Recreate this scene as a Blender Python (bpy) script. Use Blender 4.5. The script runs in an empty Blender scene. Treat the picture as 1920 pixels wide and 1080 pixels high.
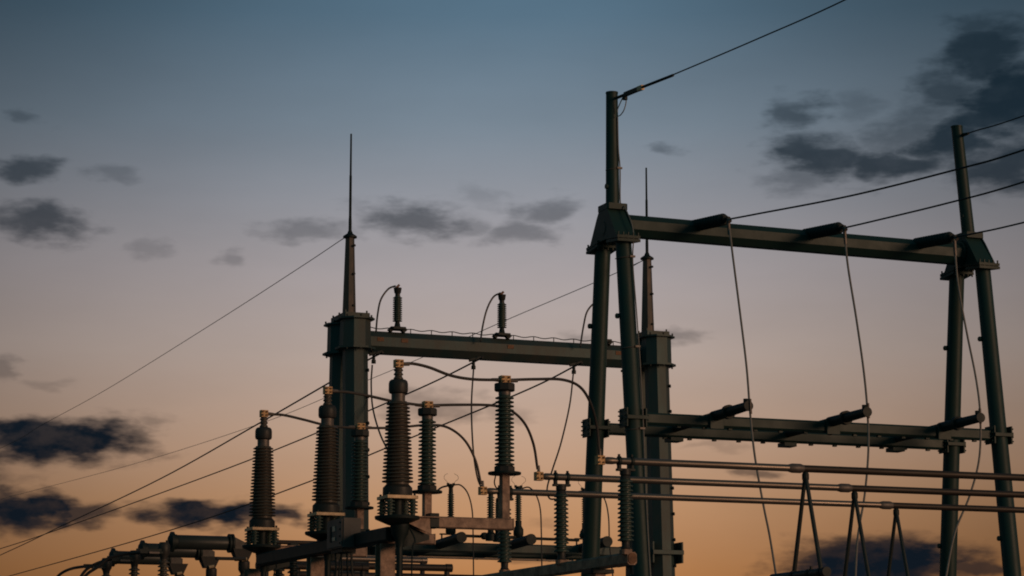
import bpy, math, random
from mathutils import Vector, Matrix
random.seed(7)
# ---------------------------------------------------------------- camera
F = 4700.0                                   # focal length in pixels of a 1920 wide frame
CAMZ = 1.6
PITCH = math.atan(820.0 / F)
cp, sp = math.cos(PITCH), math.sin(PITCH)
scn = bpy.context.scene
C = scn.collection
cam = bpy.data.cameras.new('camera')
camo = bpy.data.objects.new('camera', cam); C.objects.link(camo)
cam.sensor_width = 36; cam.lens = F * 36 / 1920
cam.clip_start = 0.5; cam.clip_end = 8000
camo.location = (0, 0, CAMZ)
camo.rotation_euler = (math.pi / 2 + PITCH, 0, 0)
scn.camera = camo
scn.render.engine = 'CYCLES'
scn.view_settings.view_transform = 'Standard'
scn.view_settings.look = 'None'
scn.view_settings.exposure = 0
scn.view_settings.gamma = 1
scn.view_settings.use_curve_mapping = False
try: scn.cycles.filter_width = 1.9
except Exception: pass

# ---------------------------------------------------------------- dusk sky
def s2l(c):
    return tuple(((x/255)/12.92 if x/255 <= .04045 else (((x/255)+.055)/1.055)**2.4) for x in c)
world = bpy.data.worlds.new('World'); scn.world = world; world.use_nodes = True
nt = world.node_tree; N = nt.nodes; LK = nt.links; N.clear()
def nd(t, **k):
    n = N.new(t)
    for a, b in k.items(): setattr(n, a, b)
    return n
def mth(op, a, b=None, c=None, clamp=False):
    n = nd('ShaderNodeMath', operation=op); n.use_clamp = clamp
    for i, x in enumerate((a, b, c)):
        if x is None: continue
        if isinstance(x, (int, float)): n.inputs[i].default_value = x
        else: LK.new(x, n.inputs[i])
    return n.outputs[0]
tc = nd('ShaderNodeTexCoord')
sep = nd('ShaderNodeSeparateXYZ'); LK.new(tc.outputs['Generated'], sep.inputs[0])
az = mth('ARCTAN2', sep.outputs[0], sep.outputs[1])            # 0 = north (view), + = east
el = mth('ARCSINE', sep.outputs[2])
D2R = math.pi / 180
ramp = nd('ShaderNodeValToRGB')
# elevation (degrees) -> colour of the dusk sky
RAMP = [(-90, (60, 42, 30)), (-0.5, (120, 76, 46)), (1.5, (170, 105, 62)), (3.4, (181, 126, 79)), (5.0, (188, 143, 106)), (6.6, (188, 157, 135)),
        (8.4, (179, 162, 153)), (10.2, (165, 157, 158)), (12.0, (142, 145, 153)), (13.6, (118, 132, 145)), (16.2, (85, 111, 130)),
        (24, (62, 86, 110)), (45, (44, 64, 88)), (90, (34, 50, 72))]
cr = ramp.color_ramp
def pos(e): return math.sqrt(max(0, (e + 1.0)) / 91.0) if e > -1 else 0.0
pts = [(pos(e), s2l(c)) for e, c in RAMP]
while len(cr.elements) < len(pts): cr.elements.new(0.5)
for e_, (p_, c_) in zip(cr.elements, pts):
    e_.position = p_; e_.color = (*c_, 1)
t = mth('MULTIPLY', el, 180 / math.pi); t = mth('ADD', t, 1.0); t = mth('MAXIMUM', t, 0.0); t = mth('DIVIDE', t, 91.0); t = mth('SQRT', t)
LK.new(t, ramp.inputs[0])
# afterglow brightest just left of north; lens-like edge darkening is put into its falloff
da = mth('SUBTRACT', az, -0.4 * D2R); da = mth('DIVIDE', da, 12.0 * D2R); da = mth('MULTIPLY', da, da)
# narrowed away from mid height, which puts vignetted corners into the sky
de = mth('DIVIDE', mth('SUBTRACT', el, 9.5 * D2R), 6.5 * D2R); de = mth('MINIMUM', mth('MULTIPLY', de, de), 1.3); de = mth('MULTIPLY_ADD', de, 0.9, 1.0)
g = mth('MULTIPLY', mth('MULTIPLY', da, de), -1.0); g = mth('EXPONENT', g)
glow = mth('MULTIPLY_ADD', g, 0.71, 0.335)
# away from the afterglow the band along the horizon turns to plain blue dusk
fade = nd('ShaderNodeMapRange', interpolation_type='SMOOTHSTEP'); LK.new(mth('ABSOLUTE', az), fade.inputs[0]); fade.inputs[1].default_value = 25 * D2R; fade.inputs[2].default_value = 100 * D2R
upm = nd('ShaderNodeMapRange', interpolation_type='SMOOTHSTEP'); LK.new(el, upm.inputs[0]); upm.inputs[1].default_value = -3 * D2R; upm.inputs[2].default_value = 2 * D2R
dusk = nd('ShaderNodeMix', data_type='RGBA'); LK.new(mth('MULTIPLY', fade.outputs[0], upm.outputs[0]), dusk.inputs[0]); LK.new(ramp.outputs[0], dusk.inputs[6]); dusk.inputs[7].default_value = (*s2l((60, 116, 124)), 1)
skyc = nd('ShaderNodeVectorMath', operation='SCALE'); LK.new(dusk.outputs[2], skyc.inputs[0]); LK.new(glow, skyc.inputs['Scale'])
# clouds: coordinates in units of 1/4700 rad on the sky sphere
U = mth('MULTIPLY', az, F); V = mth('MULTIPLY', el, F)
comb = nd('ShaderNodeCombineXYZ'); LK.new(U, comb.inputs[0]); LK.new(V, comb.inputs[1])
def noise(sx, sy, detail, off, rough=0.55):
    m = nd('ShaderNodeMapping'); m.inputs['Scale'].default_value = (1/sx, 1/sy, 1); m.inputs['Location'].default_value = off
    LK.new(comb.outputs[0], m.inputs[0])
    n = nd('ShaderNodeTexNoise'); n.inputs['Scale'].default_value = 1; n.inputs['Detail'].default_value = detail
    n.inputs['Roughness'].default_value = rough; LK.new(m.outputs[0], n.inputs['Vector'])
    return n
nw = noise(95, 46, 3, (3.1, 7.7, 0), .55)
sub = nd('ShaderNodeVectorMath', operation='SUBTRACT'); LK.new(nw.outputs['Color'], sub.inputs[0]); sub.inputs[1].default_value = (.5, .5, .5)
mul = nd('ShaderNodeVectorMath', operation='MULTIPLY'); LK.new(sub.outputs[0], mul.inputs[0]); mul.inputs[1].default_value = (150, 60, 0)
add = nd('ShaderNodeVectorMath', operation='ADD'); LK.new(comb.outputs[0], add.inputs[0]); LK.new(mul.outputs[0], add.inputs[1])
n2 = noise(76, 27, 7, (11.3, 2.2, 0), .58)
n2v = mth('SUBTRACT', n2.outputs[0], 0.5); n2v = mth('MULTIPLY', n2v, 1.5)
def pix2ang(px, py):
    k = 540 - py
    v = Vector((px - 960, F * cp - k * sp, F * sp + k * cp)).normalized()
    return math.atan2(v.x, v.y) * F, math.asin(v.z) * F
CLOUDS = [  # px, py, rx, ry, opacity, rotation deg, edge softness
 (105, 824, 175, 42, 1.0, 0, .35), (215, 822, 85, 26, .8, -4, .6), (285, 790, 45, 18, .35, 0, 1),
 (40, 955, 110, 38, 1.0, 0, .4), (135, 962, 90, 20, .85, -3, .5), (410, 960, 170, 25, 1.0, 0, .4), (520, 962, 60, 18, .9, 0, .5), (425, 992, 28, 7, .3, 0, 1),
 (55, 313, 62, 25, .72, 0, .7), (75, 418, 92, 34, .75, -6, .7), (205, 330, 46, 16, .3, 0, 1), (275, 470, 38, 15, .25, 0, 1), (440, 485, 30, 16, .3, 0, 1),
 (570, 428, 85, 20, .42, 0, .9), (775, 410, 100, 34, .68, -4, .8), (900, 370, 50, 16, .18, -20, 1), (1020, 395, 62, 24, .5, 10, 1), (975, 438, 80, 20, .48, 0, 1), (870, 428, 60, 14, .35, 0, 1),
 (1240, 276, 30, 15, .45, 0, 1), (1488, 212, 50, 32, .65, 10, .9), (1540, 300, 100, 42, .85, -6, .7), (1500, 335, 70, 30, .45, 0, 1), (1660, 312, 110, 26, .85, -4, .6),
 (1845, 105, 85, 60, .85, 20, .7), (1880, 190, 120, 70, .95, 25, .6), (1790, 262, 105, 42, .9, 10, .7), (1890, 310, 110, 52, .85, 0, .8), (1600, 200, 50, 26, .28, 0, 1), (1720, 250, 110, 55, .5, 20, 1), (1840, 60, 60, 30, .6, 0, 1), (1780, 170, 60, 40, .7, 0, .9),
 (1650, 1056, 185, 52, 1.0, 0, .4), (1530, 1040, 70, 14, .7, 0, .7), (1830, 1062, 60, 14, .8, 0, .5), (1740, 1060, 90, 34, .9, 0, .5), (1413, 890, 46, 12, .6, 0, .8),
 (815, 760, 95, 30, .45, -6, .9), (950, 770, 50, 15, .25, 0, 1), (1265, 630, 62, 16, .42, 0, .9), (1100, 632, 45, 14, .3, 0, 1), (45, 225, 34, 14, .4, -10, 1),
 (3, 690, 24, 18, .38, 0, 1), (85, 715, 55, 12, .22, 0, 1), (945, 1045, 90, 12, .35, 0, 1), (1340, 838, 40, 9, .22, 0, 1), (1030, 985, 40, 10, .2, 0, 1),
 # the same broken cloud field goes on outside the frame
 (-180, 880, 200, 40, .9, 0, .5), (-420, 500, 190, 60, .7, 5, .7), (-700, 980, 220, 35, .9, 0, .5), (2150, 200, 220, 110, .8, 15, .7), (2300, 980, 240, 45, .9, 0, .5),
 (2700, 520, 220, 60, .7, -5, .7), (1300, -300, 260, 90, .6, 10, .8), (400, -260, 240, 70, .5, -8, .8),
]
acc = None
for (px, py, rx, ry, op, rot, soft) in CLOUDS:
    cu, cv = pix2ang(px, py)
    m = nd('ShaderNodeMapping', vector_type='TEXTURE')
    m.inputs['Location'].default_value = (cu, cv, 0); m.inputs['Rotation'].default_value = (0, 0, rot * D2R); m.inputs['Scale'].default_value = (rx, ry, 1)
    LK.new(add.outputs[0], m.inputs[0])
    ln = nd('ShaderNodeVectorMath', operation='LENGTH'); LK.new(m.outputs[0], ln.inputs[0])
    d = mth('SUBTRACT', 1.0, ln.outputs['Value']); d = mth('MULTIPLY_ADD', n2v, 0.30 + .85 * soft, d)
    mr = nd('ShaderNodeMapRange', interpolation_type='SMOOTHSTEP'); LK.new(d, mr.inputs[0])
    mr.inputs[1].default_value = -0.30 - .22 * soft; mr.inputs[2].default_value = 0.22 + .55 * soft; mr.inputs[3].default_value = 0; mr.inputs[4].default_value = op
    acc = mr.outputs[0] if acc is None else mth('MAXIMUM', acc, mr.outputs[0])
n3 = noise(120, 60, 3, (5, 5, 0))
# thinner and thicker places inside the clouds, faint haze bands across the clear sky
n4 = noise(60, 34, 5, (21, 9, 0), .55); thin = nd('ShaderNodeMapRange'); LK.new(n4.outputs[0], thin.inputs[0]); thin.inputs[1].default_value = .34; thin.inputs[2].default_value = .56; thin.inputs[3].default_value = .93
acc = mth('MULTIPLY', acc, thin.outputs[0])
nh = noise(420, 130, 5, (2, 4, 0), .55); hz = nd('ShaderNodeMapRange'); LK.new(nh.outputs[0], hz.inputs[0]); hz.inputs[1].default_value = .3; hz.inputs[2].default_value = .7; hz.inputs[3].default_value = .965; hz.inputs[4].default_value = 1.035
sk2 = nd('ShaderNodeVectorMath', operation='SCALE'); LK.new(skyc.outputs[0], sk2.inputs[0]); LK.new(hz.outputs[0], sk2.inputs['Scale']); skyc = sk2
cc = nd('ShaderNodeMix', data_type='RGBA'); cc.inputs[6].default_value = (*s2l((16, 24, 33)), 1); cc.inputs[7].default_value = (*s2l((20, 36, 47)), 1)
cel = nd('ShaderNodeMapRange'); LK.new(el, cel.inputs[0]); cel.inputs[1].default_value = 6 * D2R; cel.inputs[2].default_value = 13 * D2R; LK.new(cel.outputs[0], cc.inputs[0])
mx = nd('ShaderNodeMix', data_type='RGBA'); LK.new(acc, mx.inputs[0]); LK.new(skyc.outputs[0], mx.inputs[6]); LK.new(cc.outputs[2], mx.inputs[7])
bg = nd('ShaderNodeBackground'); bg.inputs[1].default_value = 1.0; LK.new(mx.outputs[2], bg.inputs[0])
out = nd('ShaderNodeOutputWorld'); LK.new(bg.outputs[0], out.inputs[0])

# last low sun, behind the camera to the right
sun = bpy.data.lights.new('sun', 'SUN'); suno = bpy.data.objects.new('sun', sun); C.objects.link(suno)
sun.energy = .72; sun.angle = 20 * D2R; sun.color = (1.0, 0.57, 0.34)
to_sun = Vector((.80, -.58, .15)).normalized()
suno.rotation_euler = to_sun.to_track_quat('Z', 'Y').to_euler()
suno.location = (20, -30, 20)

# ---------------------------------------------------------------- materials
def mat(name, col, rough=.5, metal=0.0, col2=None, scale=6, amt=.5, bump=.0, bscale=40, stretch=(1, 1, 1), spec=.5):
    m = bpy.data.materials.new(name); m.use_nodes = True
    t_ = m.node_tree; n_ = t_.nodes; l_ = t_.links
    b = n_['Principled BSDF']; b.inputs['Roughness'].default_value = rough; b.inputs['Metallic'].default_value = metal
    b.inputs['Specular IOR Level'].default_value = spec
    tcn = n_.new('ShaderNodeTexCoord'); mp = n_.new('ShaderNodeMapping'); l_.new(tcn.outputs['Object'], mp.inputs[0]); mp.inputs['Scale'].default_value = stretch
    no = n_.new('ShaderNodeTexNoise'); no.inputs['Scale'].default_value = scale; no.inputs['Detail'].default_value = 7; no.inputs['Roughness'].default_value = .62
    l_.new(mp.outputs[0], no.inputs['Vector'])
    r = n_.new('ShaderNodeValToRGB'); r.color_ramp.elements[0].position = .38; r.color_ramp.elements[1].position = .66
    c2 = col2 if col2 else tuple(x * .6 for x in col)
    r.color_ramp.elements[0].color = (*col, 1)
    r.color_ramp.elements[1].color = (*[a + (b_ - a) * amt for a, b_ in zip(col, c2)], 1)
    l_.new(no.outputs[0], r.inputs[0]); l_.new(r.outputs[0], b.inputs['Base Color'])
    mr = n_.new('ShaderNodeMapRange'); mr.inputs[3].default_value = max(.05, rough - .12); mr.inputs[4].default_value = min(1, rough + .15)
    l_.new(no.outputs[0], mr.inputs[0]); l_.new(mr.outputs[0], b.inputs['Roughness'])
    if bump:
        nb = n_.new('ShaderNodeTexNoise'); nb.inputs['Scale'].default_value = bscale; nb.inputs['Detail'].default_value = 4
        l_.new(tcn.outputs['Object'], nb.inputs['Vector'])
        bp = n_.new('ShaderNodeBump'); bp.inputs['Strength'].default_value = bump; bp.inputs['Distance'].default_value = .01
        l_.new(nb.outputs[0], bp.inputs['Height']); l_.new(bp.outputs[0], b.inputs['Normal'])
    return m
M = dict(
 green=mat('dark_green_steel', (.016, .056, .051), .5, 0, (.028, .056, .047), 2.2, .8, .15, 30),  # even dark green base, darker than the rear gantry's steel
 galv=mat('dull_galvanised_steel', (.052, .100, .100), .5, .2, (.105, .105, .092), 2.6, .8, .2, 25, (1, 1, .35)),
 spire=mat('brownish_galvanised_steel', (.13, .105, .09), .5, .2, (.07, .08, .075), 5, .9, .2, 25, (1, 1, .35)),
 steel=mat('weathered_steel_beam', (.50, .33, .235), .55, .15, (.20, .13, .10), 8, .9, .35, 40),
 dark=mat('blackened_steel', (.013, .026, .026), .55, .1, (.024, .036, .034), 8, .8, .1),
 brown=mat('brown_glazed_porcelain', (.130, .120, .096), .42, 0, (.095, .068, .052), 5, .8),
 silicone=mat('grey_green_silicone_rubber', (.075, .120, .102), .42, 0, (.050, .082, .070), 6, .8),
 cap=mat('cast_aluminium_cap', (.24, .21, .19), .5, .4, (.14, .12, .11), 12, .8, .2),
 darkcap=mat('dark_cast_cap', (.045, .05, .048), .5, .2, (.07, .06, .055), 9, .8, .2),
 golden=mat('golden_clamp_metal', (.78, .52, .27), .5, .35, (.42, .25, .11), 28, .8, .5, 60),  # golden tone of the terminal blocks
 plate=mat('bare_aluminium_plate', (.80, .60, .38), .45, .3, (.5, .36, .22), 10, .6, .1),
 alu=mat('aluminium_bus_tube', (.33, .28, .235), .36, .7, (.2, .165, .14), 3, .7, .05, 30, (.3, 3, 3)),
 tube=mat('dull_brown_bus_tube', (.072, .058, .048), .5, .3, (.05, .038, .03), 3, .8, .05, 30, (.3, 3, 3)),  # dull dark brown, for bus tubes past the coupling and low tubes
 cable=mat('stranded_aluminium_cable', (.13, .115, .105), .5, .4, (.09, .08, .075), 12, .8),
 wire=mat('dark_stranded_wire', (.035, .038, .04), .55, .2, (.05, .045, .045), 10, .8),
 lwire=mat('pale_stranded_wire', (.36, .33, .30), .55, .2, (.26, .24, .22), 10, .8),
 box=mat('grey_painted_cabinet', (.10, .105, .105), .5, 0, (.075, .08, .08), 4, .8, .05),
 tank=mat('grey_painted_tube', (.050, .062, .060), .42, .1, (.038, .046, .044), 4, .8, .05),
 window=mat('pale_gauge_window', (.75, .64, .52), .35, 0, (.28, .22, .18), 30, .6),
 gravel=mat('gravel', (.17, .17, .17), .95, 0, (.10, .09, .08), 9, .9, .8, 14),
 concrete=mat('concrete', (.30, .29, .27), .9, 0, (.2, .19, .18), 5, .8, .3, 30),
 rust=mat('rust_stained_steel', (.34, .17, .09), .7, .1, (.16, .09, .06), 14, .8, .2),
)

# ---------------------------------------------------------------- helpers
def P(px, py, Y):
    """world point on the line of sight of a photograph pixel at distance Y north"""
    k = 540 - py
    r = Vector((px - 960, F * cp - k * sp, F * sp + k * cp))
    r *= Y / r.y
    return Vector((r.x, r.y, r.z + CAMZ))
def proj(w):
    x, y, z = w[0], w[1], w[2] - CAMZ
    d = y * cp + z * sp; u = -y * sp + z * cp
    return 960 + F * x / d, 540 - F * u / d
TH = math.atan2(.363, .932)                 # the yard's grid is turned this much from the view
DU = Vector((math.cos(TH), math.sin(TH), 0)); DV = Vector((-math.sin(TH), math.cos(TH), 0))
def along(p0, d, px):
    """parameter t at which p0 + t d is seen in column px"""
    a, b = -60.0, 60.0
    f = lambda t_: proj(p0 + d * t_)[0] - px
    for _ in range(60):
        m_ = (a + b) / 2
        if (f(a) < 0) == (f(m_) < 0): a = m_
        else: b = m_
    return (a + b) / 2
def zat(px, py, Y): return P(px, py, Y).z

class MB:
    def __init__(s): s.v = []; s.f = []; s.s = []; s.isl = []
    def add(s, vs, fs, smooth):
        o = len(s.v); s.v += [tuple(x) for x in vs]; s.f += [[i + o for i in f_] for f_ in fs]; s.s += [smooth] * len(fs); s.isl.append((o, len(s.v), len(s.f)-len(fs), len(s.f)))
        return s
    def box(s, c, size, rot=None, ch=.0):
        hx, hy, hz = [x / 2 for x in size]; c = Vector(c)
        return s.bar(c - Vector((0, 0, hz)), c + Vector((0, 0, hz)), 2*hx, 2*hy, up=(0, 1, 0), ch=ch) if rot is None else \
            s.add([rot @ Vector((x*hx, y*hy, z*hz)) + c for z in (-1, 1) for x, y in ((-1, -1), (1, -1), (1, 1), (-1, 1))],
                  [(3, 2, 1, 0), (4, 5, 6, 7), (0, 1, 5, 4), (1, 2, 6, 5), (2, 3, 7, 6), (3, 0, 4, 7)], False)
    def bar(s, a, b, w, h, up=(0, 0, 1), ch=None):
        """beam a->b, w sideways, h along up, chamfered long edges"""
        a, b = Vector(a), Vector(b); d = (b - a).normalized(); up = Vector(up); sd = d.cross(up)
        sd = sd.normalized() if sd.length > 1e-6 else Vector((1, 0, 0)); up = sd.cross(d).normalized()
        if ch is None: ch = min(w, h) * .08
        w2, h2 = w / 2, h / 2
        if ch > 0: sec = [(w2, h2-ch), (w2-ch, h2), (-w2+ch, h2), (-w2, h2-ch), (-w2, -h2+ch), (-w2+ch, -h2), (w2-ch, -h2), (w2, -h2+ch)]
        else: sec = [(w2, h2), (-w2, h2), (-w2, -h2), (w2, -h2)]
        return s.sweep(a, b, sec, sd, up)
    def sweep(s, a, b, sec, sd, up, sec2=None):
        n = len(sec); sec2 = sec2 or sec
        vs = [a + sd * x + up * y for x, y in sec] + [b + sd * x + up * y for x, y in sec2]
        fs = [(i, (i+1) % n, n + (i+1) % n, n + i) for i in range(n)] + [tuple(range(n))[::-1], tuple(range(n, 2*n))]
        return s.add(vs, fs, False)
    def ibeam(s, a, b, w, h, t=.02, up=(0, 0, 1)):
        a, b = Vector(a), Vector(b); d = (b-a).normalized(); up = Vector(up); sd = d.cross(up).normalized(); up = sd.cross(d)
        w2, h2, t2 = w/2, h/2, t/2
        sec = [(w2, h2), (-w2, h2), (-w2, h2-t), (-t2, h2-t), (-t2, -h2+t), (-w2, -h2+t), (-w2, -h2), (w2, -h2), (w2, -h2+t), (t2, -h2+t), (t2, h2-t), (w2, h2-t)]
        return s.sweep(a, b, sec, sd, up)
    def lathe(s, prof, base=(0, 0, 0), ax=(0, 0, 1), seg=24, smooth=True, rot=0.0):
        base = Vector(base); ax = Vector(ax).normalized()
        x = ax.cross(Vector((0, 0, 1)))
        x = Vector((1, 0, 0)) if x.length < 1e-4 else x.normalized()
        y = ax.cross(x)
        vs = []; fs = []
        for r, z in prof:
            r = max(r, .0004)
            for i in range(seg):
                a = 2*math.pi*i/seg + rot
                vs.append(base + ax*z + x*(r*math.cos(a)) + y*(r*math.sin(a)))
        n = len(prof)
        for j in range(n-1):
            for i in range(seg):
                k = (i+1) % seg
                fs.append((j*seg+i, j*seg+k, (j+1)*seg+k, (j+1)*seg+i))
        fs.append(tuple(range(seg))[::-1]); fs.append(tuple((n-1)*seg+i for i in range(seg)))
        return s.add(vs, fs, smooth)
    def cyl(s, a, b, r, r2=None, seg=12, smooth=True, rot=0.0):
        a, b = Vector(a), Vector(b)
        return s.lathe([(r, 0), (r if r2 is None else r2, (b-a).length)], a, b-a, seg, smooth, rot)
    def tube(s, pts, r, seg=8, sub=8, smooth=True):
        p = [Vector(q) for q in pts]
        if len(p) > 2 and sub > 1:
            q = []
            for i in range(len(p)-1):
                p0 = p[i-1] if i else p[0]*2-p[1]; p1, p2 = p[i], p[i+1]; p3 = p[i+2] if i+2 < len(p) else p2*2-p1
                for k in range(sub):
                    t_ = k/sub
                    q.append(.5*((2*p1)+(p2-p0)*t_+(2*p0-5*p1+4*p2-p3)*t_*t_+(3*p1-p0-3*p2+p3)*t_**3))
            q.append(p[-1]); p = q
        vs = []; fs = []; n = len(p); ref = None
        for i in range(n):
            d = (p[min(i+1, n-1)] - p[max(i-1, 0)]).normalized()
            if ref is None:
                ref = d.cross(Vector((0, 0, 1)))
                if ref.length < 1e-3: ref = Vector((1, 0, 0))
            ref = (ref - d*ref.dot(d)).normalized(); y = d.cross(ref)
            for k in range(seg):
                a = 2*math.pi*k/seg; vs.append(p[i] + ref*(r*math.cos(a)) + y*(r*math.sin(a)))
        for j in range(n-1):
            for i in range(seg):
                k = (i+1) % seg; fs.append((j*seg+i, j*seg+k, (j+1)*seg+k, (j+1)*seg+i))
        fs.append(tuple(range(seg))[::-1]); fs.append(tuple((n-1)*seg+i for i in range(seg)))
        return s.add(vs, fs, smooth)
    def poly(s, pts, ext):
        """flat polygon (3-d points) given thickness along ext"""
        n = len(pts); e = Vector(ext); vs = [Vector(q) - e/2 for q in pts] + [Vector(q) + e/2 for q in pts]
        return s.add(vs, [tuple(range(n))[::-1], tuple(range(n, 2*n))] + [(i, (i+1) % n, n+(i+1) % n, n+i) for i in range(n)], False)
    def split(s):
        """the separate pieces that were added, as builders of their own"""
        isl = s.isl; k = len(isl); bb = []
        for (a, b, fa, fb) in isl:
            v = s.v[a:b]; lo = [min(q[i] for q in v) for i in range(3)]; hi = [max(q[i] for q in v) for i in range(3)]; bb.append((lo, hi, max(hi[i]-lo[i] for i in range(3))))
        par = list(range(k))
        def root(i):
            while par[i] != i: i = par[i]
            return i
        for i in range(k):
            for j in range(i):
                g = math.sqrt(sum(max(0, bb[i][0][q]-bb[j][1][q], bb[j][0][q]-bb[i][1][q])**2 for q in range(3)))
                if g <= max(.015, .42*max(bb[i][2], bb[j][2])): par[root(i)] = root(j)
        out = {}
        for i, (a, b, fa, fb) in enumerate(isl):
            o = out.setdefault(root(i), MB()); off = len(o.v) - a
            o.isl.append((len(o.v), 0, 0, 0)); o.v += s.v[a:b]; o.f += [[x+off for x in f] for f in s.f[fa:fb]]; o.s += s.s[fa:fb]
        return list(out.values())
    def build(s, name, m, parent=None, world=False, label=None):
        stuff = name in ('bolt', 'screw', 'collar_bolt', 'clip')
        if len(s.isl) > 1 and not stuff:
            ps = s.split()
            if len(ps) > 1:
                first = None
                for q in ps:
                    q.isl = q.isl[:1]; o = q.build(name, m, parent, world, label); first = first or o
                return first
        me = bpy.data.meshes.new(name); vs = s.v
        o = bpy.data.objects.new(name, me)
        if parent is not None:
            o.parent = parent
            if world:
                inv = RM[parent.name].inverted(); vs = [inv @ Vector(q) for q in vs]
        elif world:
            c = Vector(vs[0]); o.location = c; vs = [Vector(q) - c for q in vs]
        me.from_pydata([tuple(q) for q in vs], [], s.f)
        me.polygons.foreach_set('use_smooth', s.s)
        bm_fix(me)
        me.materials.append(M[m]); C.objects.link(o)
        RM[o.name] = (RM[parent.name] if parent is not None and parent.name in RM else Matrix.Translation(o.location))
        if label: o['label'] = label
        if stuff: o['kind'] = 'stuff'
        return o
import bmesh
def bm_fix(me):
    b = bmesh.new(); b.from_mesh(me); bmesh.ops.recalc_face_normals(b, faces=b.faces); b.to_mesh(me); b.free()
    try: me.set_sharp_from_angle(angle=math.radians(34))
    except Exception: pass
RM = {}
def tag(o, label, cat, group=None):
    o['label'] = label; o['category'] = cat
    if group: o['group'] = group
    return o
def thing(name, label, cat, loc, rot=TH, group=None):
    o = bpy.data.objects.new(name, None); o.empty_display_size = .2; C.objects.link(o)
    o.location = loc; o.rotation_euler = (0, 0, rot)
    RM[o.name] = Matrix.Translation(Vector(loc)) @ Matrix.Rotation(rot, 4, 'Z')
    return tag(o, label, cat, group)
def dup(root, loc, label):
    def cp_(o, par):
        c = o.copy(); C.objects.link(c)
        if par is not None: c.parent = par
        for ch in [q for q in bpy.data.objects if q.parent == o]: cp_(ch, c)
        return c
    r = cp_(root, None); r.location = loc; r['label'] = label
    RM[r.name] = Matrix.Translation(Vector(loc)) @ Matrix.Rotation(root.rotation_euler.z, 4, 'Z')
    return r
def sheds(z0, z1, n, rc0, rc1, rs0, rs1, droop=.35):
    """profile from the bottom z0 to the top z1 of a ribbed insulator, n umbrella sheds"""
    out = []; h = (z1 - z0) / n
    for i in range(n):
        f_ = i / max(1, n-1); rc = rc0+(rc1-rc0)*f_; rs = rs0+(rs1-rs0)*f_; z = z0+i*h
        out += [(rc, z), (rc, z+.12*h), (rs*.985, z+.14*h), (rs, z+.22*h), (rs*.985, z+.40*h), (rc+(rs-rc)*.25, z+.62*h), (rc, z+.78*h)]
    out.append((out[-1][0], z1)); return out
def boltring(mb, c, r, n, z, hr=.012, hh=.02, rot=0.):
    for i in range(n):
        a = 2*math.pi*i/n+rot; x, y = c[0]+r*math.cos(a), c[1]+r*math.sin(a)
        mb.cyl((x, y, z), (x, y, z+hh), hr, seg=6, smooth=False)

# ---------------------------------------------------------------- setting
g_ = MB(); g_.add([(-3000, -600, 0), (3000, -600, 0), (3000, 5000, 0), (-3000, 5000, 0)], [(0, 1, 2, 3)], False)
go = g_.build('ground', 'gravel'); go['kind'] = 'structure'

# ================================================================ FRONT GANTRY
G0 = P(1149, 430, 46); GL = along(G0, DU, 1817)
G = thing('line_gantry', 'tall dark green steel gantry on two A frames with masts, nearest the camera at right', 'gantry', (G0.x, G0.y, 0))
zb = G0.z                                   # top beam centre height
zt = zat(1147, 173, 46); zc0 = zat(1147, 396, 46); zc1 = zat(1147, 385, 46); zh = zat(1147, 452, 46)
zl = zat(1195, 784, 45.2)                    # lower beams
def leg_pt(u, sgn, z):                      # centre line of a leg
    return Vector((u, sgn * (.47 + (zh - z) * .115), z))
for u in (0.0, GL):
    for sgn in (-1, 1):
        a = leg_pt(u, sgn, 0.0); b = leg_pt(u, sgn, zh)
        l = MB().cyl(a, b, .185, .150, seg=20).build('leg', 'green', G)
        MB().bar((a.x, a.y, -.02), (a.x, a.y, .16), .9, .9, up=(0, 1, 0), ch=.03).build('footing', 'concrete', l)
        lug = MB()
        for z in (9.0, 9.0 - 1.9, 9.0 - 3.9, 4.2):
            q = leg_pt(u, sgn, z); lug.lathe([(.05, 0), (.05, .05), (.03, .07)], q + Vector((-.15, .05, 0)), (-1, .3, 0), 10)
        lug.build('step_lug', 'green', l)
    # head bracket
    hb = MB()
    for s_ in (-1, 1):
        x = u + s_*.19
        hb.poly([(x, -.20, zc0), (x, .20, zc0), (x, .30, zc0-.12), (x, .62, zh), (x, -.62, zh), (x, -.30, zc0-.12)], (.025, 0, 0))
    for s_ in (-1, 1):
        hb.poly([(u, s_*.17, zc0), (u, s_*.62, zh), (u, s_*.50, zh), (u, s_*.08, zc0)], (.37, 0, 0))
    hb.lathe([(.13, 0), (.13, .42)], (u-.21, 0, zb), (1, 0, 0), 16)
    H = hb.build('head_bracket', 'green', G)
    MB().bar((u, 0, zc0), (u, 0, zc1), .42, .48, up=(0, 1, 0)).build('cap_plate', 'green', H)
    for s_ in (-1, 1):
        q = leg_pt(u, s_, zh)
        pl = MB().box((u, q.y, zh-.02), (.46, .54, .05), rot=Matrix.Rotation(-s_*.10, 3, 'X'))
        pl.box((u, q.y+s_*.01, zh-.085), (.46, .54, .05), rot=Matrix.Rotation(-s_*.10, 3, 'X'))
        for i in range(-2, 3):
            for e in (-1, 1): pl.cyl((u+i*.10, q.y+e*.24, zh-.13), (u+i*.10, q.y+e*.24, zh+.04), .018, seg=6, smooth=False)
        pl.build('flange_plate', 'green', H)
    # mast
    mm = MB().lathe([(.130, zc1), (.130, zc1+.02), (.112, zt-.03), (.118, zt-.03), (.118, zt)], (u, 0, 0), seg=20)
    if u > 0: mm.v = [(x - .19*max(0, z-zc1)/(zt-zc1), y, z) for x, y, z in mm.v]
    ms = mm.build('mast', 'green', G)
    MB().lathe([(.05, 0), (.05, .05)], (u-.10, -.02, zc1+.35), (-1, 0, 0), 10).build('step_lug', 'green', ms)
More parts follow.
